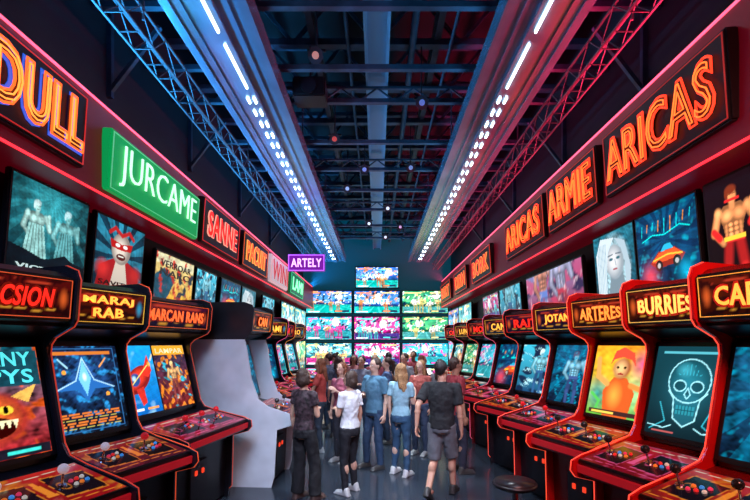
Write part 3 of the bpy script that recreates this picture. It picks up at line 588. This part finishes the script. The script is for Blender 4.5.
def spot(x,y,z,c,es=6):
    e=empty('spotlight',T((x,y,z))); top(e,'small black ceiling spotlight with glowing lens','spotlight','ceiling spotlights')
    bm=bmesh.new(); cyl(bm,(0,.12,.06),(0,-.10,-.06),.07,.10,20); cyl(bm,(0,.16,.08),(0,.12,.06),.05,.07,16)
    obj('housing',bm2me(bm),mat('spot_housing',(.05,.05,.06),.4,.3),e)
    bm=bmesh.new(); cyl(bm,(0,-.10,-.06),(0,-.108,-.064),.045,.045,20); obj('lens',bm2me(bm),mat('lens_glow',c,.3,emis=c,es=es),e)
    bm=bmesh.new(); cyl(bm,(0,0,.05),(0,0,6.75-z),.012,.012,8); add_box(bm,(0,.0,.06),(.24,.03,.03)); obj('bracket',bm2me(bm),BLACK,e)
for a in [(-.80,5.95,5.8,(1,.4,.25),.2),(-.78,8.35,5.8,(1,.12,.08),.2),(.72,9.7,5.8,(.4,.6,1),.2),(-.72,11.0,5.8,(.5,.7,1),.4),(.3,12.6,5.8,(.7,.9,1),1.0),(-.25,14.2,5.8,(.7,.9,1),1.0),(.75,14.6,5.8,(.9,.5,.8),.6),(.7,7.1,5.8,(.3,.5,1),.1),(-.27,9.8,5.8,(.3,.5,1),.2),(.3,16,5.8,(.7,.9,1),1.0)]: spot(*a)
e=empty('loudspeaker',T((-1.05,7.1,5.95))); top(e,'black box loudspeaker hung from the roof','speaker')
obj('cabinet',box_me((.5,.4,.3),.02),BLACK,e); bm=bmesh.new(); cyl(bm,(0,-.2,0),(0,-.215,0),.12,.12,20); obj('cone',bm2me(bm),DARK,e); bm=bmesh.new(); cyl(bm,(0,0,.15),(0,0,.80),.015,.015); obj('bracket',bm2me(bm),BLACK,e)
# ------------------------------------------------------------------ stool
def stool(x,y):
    e=empty('bar_stool',T((x,y,0))); top(e,'round black padded stool beside the machines','stool')
    bm=bmesh.new(); cyl(bm,(0,0,.70),(0,0,.76),.19,.2,32); bmesh.ops.bevel(bm,geom=[g for g in bm.edges if len(g.link_faces)==2 and g.calc_face_angle(0)>1],offset=.02,segments=3,affect='EDGES'); obj('seat',bm2me(bm),mat('black_vinyl',(.02,.02,.025),.3),e,smooth=True)
    bm=bmesh.new(); cyl(bm,(0,0,.02),(0,0,.70),.03,.03,16); obj('post',bm2me(bm),CHROME,e)
    bm=bmesh.new(); cyl(bm,(0,0,0),(0,0,.03),.2,.17,28); obj('base',bm2me(bm),BLACK,e)
    obj('foot_ring',tube([[(.15*math.cos(t*math.pi/8),.15*math.sin(t*math.pi/8),.28) for t in range(16)]],.01,True),CHROME,e)
stool(1.24,4.05)
# ------------------------------------------------------------------ people
wr=bpy.data.textures.new('folds','CLOUDS'); wr.noise_scale=.09
def remesh(bm,vox,it=4,disp=0):
    me=bm2me(bm); o=bpy.data.objects.new('r',me); r=o.modifiers.new('r','REMESH'); r.mode='VOXEL'; r.voxel_size=vox
    s=o.modifiers.new('s','SMOOTH'); s.factor=.5; s.iterations=it
    if disp:
        d=o.modifiers.new('d','DISPLACE'); d.texture=wr; d.strength=disp; d.mid_level=.5
    m=evalmesh(o); m.polygons.foreach_set('use_smooth',[True]*len(m.polygons)); return m
ARM={'down':((.045,-.02,-.28),(.01,.05,-.245)),'fwd':((.05,.12,-.25),(.0,.17,-.18)),'back':((.07,-.15,-.235),(.01,-.02,-.25)),'fold':((.04,.04,-.275),(-.15,.18,.05)),'phone':((.03,.06,-.27),(-.08,.19,.13)),'hip':((.13,-.06,-.235),(-.10,.08,-.19)),'reach':((.06,.2,-.19),(.0,.23,.08))}
LEG={'stand':((.10,.02,.48),(.11,-.01,.075)),'front':((.09,.13,.50),(.09,.20,.08)),'rear':((.09,-.02,.47),(.09,-.26,.13)),'relax':((.12,.07,.48),(.15,.05,.075))}
def person(x,y,rz,H,skin,top_c,bot,bot_c,hair,hair_c,arms=('down','down'),legs=('stand','stand'),fem=False,sleeve='short',shoe=(.03,.03,.03),vox=.008,label='',turn=0):
    k=H/1.7; V=Vector
    sh=.155 if fem else .19
    def fin(me,name,m,par):
        me.transform(Matrix.Scale(k,4)); return obj(name,me,m,par)
    J={}
    for i,s in enumerate((-1,1)):
        S=V((s*sh,0,1.385)); e=S+V((ARM[arms[i]][0][0]*s,*ARM[arms[i]][0][1:])); w=e+V((ARM[arms[i]][1][0]*s,*ARM[arms[i]][1][1:]))
        kn=V((LEG[legs[i]][0][0]*s,*LEG[legs[i]][0][1:])); an=V((LEG[legs[i]][1][0]*s,*LEG[legs[i]][1][1:]))
        J[s]=(S,e,w,V((s*.085,0,.90)),kn,an)
    hz=Matrix.Rotation(turn,4,'Z')
    def hp(c): return hz@V(c)
    bm=bmesh.new()
    loft(bm,[((0,0,.80),.10,.08),((0,0,.88),.155,.11),((0,0,.95),.145,.105),((0,0,1.07),.11 if fem else .13,.085),((0,0,1.22),.135 if fem else .16,.10),((0,0,1.34),.14 if fem else .155,.095),((0,0,1.41),.10,.07),((0,0,1.45),.055,.055)])
    nr=.044 if fem else .054
    capsule(bm,(0,-.01,1.38),hp((0,.01,1.53)),nr,nr)
    capsule(bm,(-sh+.02,0,1.38),(sh-.02,0,1.38),.048,.048)
    sph(bm,hp((0,.0,1.615)),(.072,.090,.096),hz,3); sph(bm,hp((0,.035,1.545)),(.050,.056,.058),hz); sph(bm,hp((0,.098,1.585)),(.012,.02,.022),hz); sph(bm,hp((0,.085,1.54)),(.024,.014,.009),hz)
    for s in (-1,1): sph(bm,hp((s*.074,-.002,1.59)),(.012,.02,.032),hz)
    af=.86 if fem else 1
    for s in (-1,1):
        S,e,w,h,kn,an=J[s]
        capsule(bm,S,e,.046*af,.037*af); capsule(bm,e,w,.038*af,.025*af); sph(bm,e.lerp(w,.3),.041*af)
        capsule(bm,h,kn,.082,.052); capsule(bm,kn,an,.052,.036); sph(bm,kn.lerp(an,.3)+V((0,-.018,0)),(.05,.054,.09))
        capsule(bm,an+V((0,-.03,-.03)),an+V((0,.14,-.045)),.036,.028)
        a=(w-e).normalized(); n=V((-s,0,0)); n=(n-a*n.dot(a)).normalized(); u=a.cross(n)
        if abs(a.z)<.5: n=V((0,0,-1)); n=(n-a*n.dot(a)).normalized(); u=a.cross(n)
        if u.y<0 and abs(a.z)>=.5: u=-u
        R=Matrix((( u.x,n.x,a.x,0),(u.y,n.y,a.y,0),(u.z,n.z,a.z,0),(0,0,0,1)))
        sph(bm,w+a*.048,(.04,.016,.052),R)
        for f,(o_,L) in enumerate(((.030,.068),(.010,.078),(-.011,.072),(-.031,.056))):
            b0=w+a*.082+u*o_; b1=b0+(a*.85+n*.35).normalized()*L*.55; b2=b1+(a*.4+n*.8).normalized()*L*.45
            capsule(bm,b0-a*.01,b1,.0095,.0088); capsule(bm,b1,b2,.0088,.0075)
        b0=w+a*.025+u*.03; b1=b0+(a*.6+u*.55+n*.25).normalized()*.04; b2=b1+(a*.85+u*.1+n*.3).normalized()*.032
        capsule(bm,b0,b1,.0125,.011); capsule(bm,b1,b2,.0105,.0085)
    me=remesh(bm,vox,2); me.transform(Matrix.Scale(k,4))
    body=obj('person',me,mat('skin',skin,.5,bump=.05)); body.matrix_local=T((x,y,0))@Matrix.Rotation(rz,4,'Z'); top(body,label,'person','visitors walking between the machines')
    bm=bmesh.new(); hem=.92 if fem else .87
    if fem: loft(bm,[((0,0,hem),.165,.128),((0,0,.99),.148,.118),((0,0,1.08),.127,.105),((0,.005,1.22),.15,.122),((0,0,1.34),.152,.112),((0,0,1.41),.108,.08),((0,-.005,1.44),.068,.064)])
    else: loft(bm,[((0,0,hem),.172,.135),((0,0,.98),.162,.13),((0,0,1.08),.155,.115),((0,.005,1.22),.180,.132),((0,0,1.34),.182,.12),((0,0,1.415),.12,.088),((0,-.005,1.45),.072,.07)])
    r=.056 if fem else .064
    capsule(bm,(-sh+.02,0,1.378),(sh-.02,0,1.378),r,r)
    for s in (-1,1):
        S,e,w,h,kn,an=J[s]
        sph(bm,S,r)
        if sleeve=='short': cyl(bm,S,S.lerp(e,.62 if fem else .75),r,r*1.02,20)
        elif sleeve=='long':
            cyl(bm,S,e,r,.048,20); sph(bm,e,.048); cyl(bm,e,w,.048,.038,20)
        if fem: sph(bm,(s*.065,.085,1.245),(.065,.055,.06))
    sm=mat('patterned_shirt',top_c,.8,bump=.4,bscale=22,mottle=.95) if sleeve=='pattern' else mat('shirt',top_c,.85,bump=.3,bscale=120,mottle=.12)
    if sleeve=='pattern':
        for s in (-1,1): cyl(bm,J[s][0],J[s][0].lerp(J[s][1],.5),r,r*1.05,20)
    fin(remesh(bm,.010,3,.028),'shirt',sm,body)
    bm=bmesh.new()
    loft(bm,[((0,0,.82),.155,.12),((0,0,.90),.168,.130),((0,0,.97),.152,.118),((0,0,1.02),.13,.105)])
    for s in (-1,1):
        S,e,w,h,kn,an=J[s]; an2=an+V((0,-.005,.0))
        if bot=='shorts':
            cyl(bm,h+V((0,0,.02)),kn.lerp(h,-.02),.098,.085,24)
        else:
            wide={'pants':(.070,.05),'jeans':(.068,.052),'wide':(.080,.085),'slim':(.062,.043)}[bot]
            cyl(bm,h+V((0,0,.02)),kn,.094,wide[0],24); sph(bm,kn,wide[0]); cyl(bm,kn,an2,wide[0],wide[1],24)
    fin(remesh(bm,.010,3,.026),'shorts' if bot=='shorts' else 'trousers',mat('cloth_bottom',bot_c,.8,bump=.3,bscale=150,mottle=.15),body)
    for s in (-1,1):
        an=J[s][5]; dz=an.z-.075; bm=bmesh.new()
        tilt=Matrix.Rotation(-.5 if dz>.03 else 0,4,'X'); base=T(an)@tilt
        for p,q,r0,r1 in (((0,-.035,-.03),(0,.05,-.035),.045,.04),((0,.05,-.035),(0,.145,-.045),.042,.034),((0,-.02,.01),(0,-.02,-.03),.047,.046)):
            capsule(bm,base@V(p),base@V(q),r0,r1)
        add_box(bm,(0,.055,-.064),(.082,.27,.022),base)
        fin(remesh(bm,.009,3),'shoe',mat('shoe',shoe,.5),body)
    bm=bmesh.new(); sph(bm,hp((0,-.018,1.630)),(.083,.094,.094),hz,3)
    if hair=='long':
        sph(bm,hp((0,-.055,1.55)),(.085,.06,.10),hz); capsule(bm,hp((-.035,-.075,1.52)),hp((-.04,-.105,1.36)),.050,.036); capsule(bm,hp((.035,-.075,1.52)),hp((.04,-.105,1.34)),.050,.036); capsule(bm,hp((0,-.08,1.5)),hp((0,-.12,1.31)),.048,.03)
        for s in (-1,1): capsule(bm,hp((s*.074,-.01,1.60)),hp((s*.08,-.01,1.46)),.028,.026)
    elif hair=='bob':
        sph(bm,hp((0,-.045,1.56)),(.094,.072,.10),hz); 
        for s in (-1,1): capsule(bm,hp((s*.074,0,1.62)),hp((s*.078,.005,1.52)),.027,.024)
    elif hair=='tail':
        sph(bm,hp((0,-.105,1.63)),.035); capsule(bm,hp((0,-.13,1.62)),hp((0,-.13,1.42)),.034,.02)
    elif hair=='bun': sph(bm,hp((0,-.09,1.71)),.045)
    else: sph(bm,hp((0,-.04,1.595)),(.077,.060,.066),hz)
    fin(remesh(bm,.010,2,.02),'hair',mat('hair',hair_c,.6,bump=.8,bscale=90,mottle=.5),body)
    for s in (-1,1):
        bm=bmesh.new(); sph(bm,hp((s*.03,.083,1.605)),(.014,.010,.008),hz); fin(bm2me(bm),'eye',mat('eye_white',(.7,.7,.7),.3),body)
        bm=bmesh.new(); sph(bm,hp((s*.03,.0905,1.605)),(.006,.004,.006),hz); fin(bm2me(bm),'pupil',mat('pupil',(.01,.01,.01),.2),body)
        bm=bmesh.new(); sph(bm,hp((s*.031,.088,1.625)),(.018,.006,.0035),hz); fin(bm2me(bm),'eyebrow',mat('hair',hair_c,.6,bump=.8,bscale=90,mottle=.5),body)
    bm=bmesh.new(); sph(bm,hp((0,.096,1.542)),(.022,.006,.007),hz); fin(bm2me(bm),'lips',mat('lips',(.35,.08,.07),.4),body)
    return body
S1=(.58,.32,.22);S2=(.42,.22,.14);S3=(.68,.42,.31)
BR=(.045,.02,.012);BK=(.01,.008,.008);BL=(.36,.19,.08);AU=(.20,.055,.02)
person(-.93,5.75,-.6,1.66,S1,(.04,.022,.028),'wide',(.010,.010,.013),'bob',BR,('down','fold'),('stand','relax'),True,'pattern',(.1,.06,.05),.008,'woman in patterned dark top and wide black trousers',-.2)
person(-.36,5.98,.9,1.62,S1,(.68,.69,.72),'slim',(.010,.010,.015),'bob',BR,('fold','down'),('stand','relax'),True,'short',(.5,.5,.5),.008,'woman in white t-shirt and black trousers, back turned',.3)
person(-.03,7.2,2.3,1.74,S3,(.08,.20,.30),'jeans',(.02,.05,.11),'short',BR,('down','fold'),('stand','relax'),False,'short',(.05,.05,.05),.008,'man in blue-grey t-shirt and jeans with arm bent')
person(.36,6.8,-.6,1.68,S3,(.28,.48,.58),'slim',(.03,.08,.16),'long',BL,('down','phone'),('relax','stand'),True,'short',(.6,.6,.6),.008,'woman with long light brown hair in pale blue top',.9)
person(.84,5.85,-.45,1.76,S1,(.010,.011,.014),'shorts',(.12,.13,.15),'short',BK,('back','down'),('rear','front'),False,'short',(.03,.03,.03),.008,'man in black t-shirt and grey shorts walking away',-.3)
person(.78,8.1,2.6,1.68,S3,(.42,.10,.08),'jeans',(.03,.05,.10),'long',BL,('down','phone'),('stand','stand'),True,'short',(.3,.3,.3),.010,'woman with blond hair in rust-coloured top')
person(1.22,7.0,-1.3,1.76,S2,(.24,.02,.03),'jeans',(.02,.025,.05),'short',BR,('down','down'),('stand','relax'),False,'short',(.05,.05,.05),.009,'man in dark red shirt standing by the machines')
person(1.20,8.5,-.5,1.68,S3,(.20,.2,.22),'slim',(.02,.03,.06),'long',BR,('down','phone'),('stand','relax'),True,'short',(.2,.2,.2),.010,'woman with long brown hair beside a machine')
person(-.60,7.6,2.5,1.66,S3,(.38,.09,.14),'slim',(.02,.02,.03),'long',AU,('phone','down'),('stand','stand'),True,'short',(.3,.3,.3),.010,'woman with auburn hair in pink top')
person(-1.05,8.3,1.6,1.70,S2,(.42,.05,.04),'jeans',(.02,.03,.05),'long',AU,('fwd','down'),('stand','relax'),True,'short',(.3,.3,.3),.010,'woman in red top beside the machines')
cr=[(-.82,9.6,.2,1.70,(.05,.06,.09),'long',BR,True),(-.32,9.2,2.9,1.72,(.12,.12,.16),'short',BK,False),(.20,9.0,1.6,1.70,(.06,.10,.2),'tail',BR,True),(.62,10.2,2.3,1.75,(.3,.32,.35),'short',BR,False),(-.05,10.8,3.0,1.7,(.3,.06,.08),'long',BL,True),(1.05,10.4,-1.4,1.7,(.04,.12,.2),'long',AU,True),(-1.15,10.6,1.3,1.74,(.1,.12,.2),'short',BR,False),(-.6,11.6,3.3,1.68,(.4,.15,.15),'long',BR,True),(.3,12.0,.3,1.74,(.04,.05,.07),'short',BK,False),(-1.2,12.6,1.5,1.7,(.25,.25,.3),'bun',BR,True),(1.0,12.4,2.8,1.76,(.3,.04,.05),'short',BK,False)]
for i,(x,y,r,H,c,h,hc,f) in enumerate(cr):
    person(x,y,r,H,(S1,S2,S3)[i%3],c,'jeans',(.02,.04,.08),h,hc,(('down','phone'),('fold','fold'),('down','down'))[i%3],('stand','relax'),f,'short',(.1,.1,.1),.012,('woman' if f else 'man')+' in '+('a dark' if sum(c)<.5 else 'a light' )+' top standing in the crowd')
# ------------------------------------------------------------------ lights
def area(loc,rot,sx,sy,e,c,name='lamp',spread=None):
    L=bpy.data.lights.new(name,'AREA'); L.shape='RECTANGLE'; L.size=sx; L.size_y=sy; L.energy=e; L.color=c
    if spread: L.spread=math.radians(spread)
    o=bpy.data.objects.new(name,L); COL.objects.link(o); o.location=loc; o.rotation_euler=rot; return o
PI=math.pi
def aim(loc,tgt,sx,sy,e,c,spread=None):
    o=area(loc,(0,0,0),sx,sy,e,c,spread=spread); d=Vector(tgt)-Vector(loc); o.rotation_euler=d.to_track_quat('-Z','Y').to_euler(); return o
for y in (5,8.5,12,15.5,19):  # unseen uplights added on the fascia tops to tint the ceiling panels
    aim((-2.95,y,4.62),(-1.7,y,5.9),3.0,.2,85,(.03,.42,1),110)
    aim((2.95,y,4.85),(1.9,y,5.9),3.0,.2,75,(1,.02,.08),110)
for y in (5.5,9,12.5,16):
    aim((-1.3,y,5.75),(-.05,y,6.35),3.2,.2,10,(.10,.5,1),90); aim((1.3,y,5.75),(.05,y,6.35),3.2,.2,10,(.10,.5,1),90)  # added blue uplights above the panels to bring out the centre beam
    aim((-2.15,y,5.75),(-2.9,y,6.8),3.2,.2,16,(.05,.35,1)); aim((2.15,y,5.75),(2.9,y,6.8),3.2,.2,16,(.6,.05,.3))  # added blue and red uplights so the upper side steelwork shows
aim((0,1.2,5.4),(0,6.5,.8),3,1,42,(.6,.75,1),45)  # added fill light above the frame, aimed at the crowd
aim((-1.6,.4,4.4),(-2.2,4.2,1.0),1.2,1,16,(.3,.5,1),90); aim((1.6,.4,4.4),(2.3,4.2,1.2),1.2,1,42,(1,.3,.25),90)  # added out-of-frame fills, bluish left and reddish right, for the near cabinets
for y in (5.2,7.2,9.4,12): area((0,y,5.85),(0,0,0),1.0,.3,36,(.78,.9,1),spread=52)  # added narrow overhead fills to brighten the people only
w=bpy.data.worlds.new('w'); SC.world=w; w.use_nodes=True; w.node_tree.nodes['Background'].inputs[0].default_value=(.05,.12,.3,1); w.node_tree.nodes['Background'].inputs[1].default_value=.05
# ------------------------------------------------------------------ camera
cam=bpy.data.cameras.new('cam'); cam.sensor_width=36; cam.lens=21.6; cam.shift_y=93/750; cam.shift_x=-2/750; cam.clip_start=.05
co=bpy.data.objects.new('camera',cam); COL.objects.link(co); co.location=(0,0,2.0); co.rotation_euler=(math.pi/2,0,0); SC.camera=co
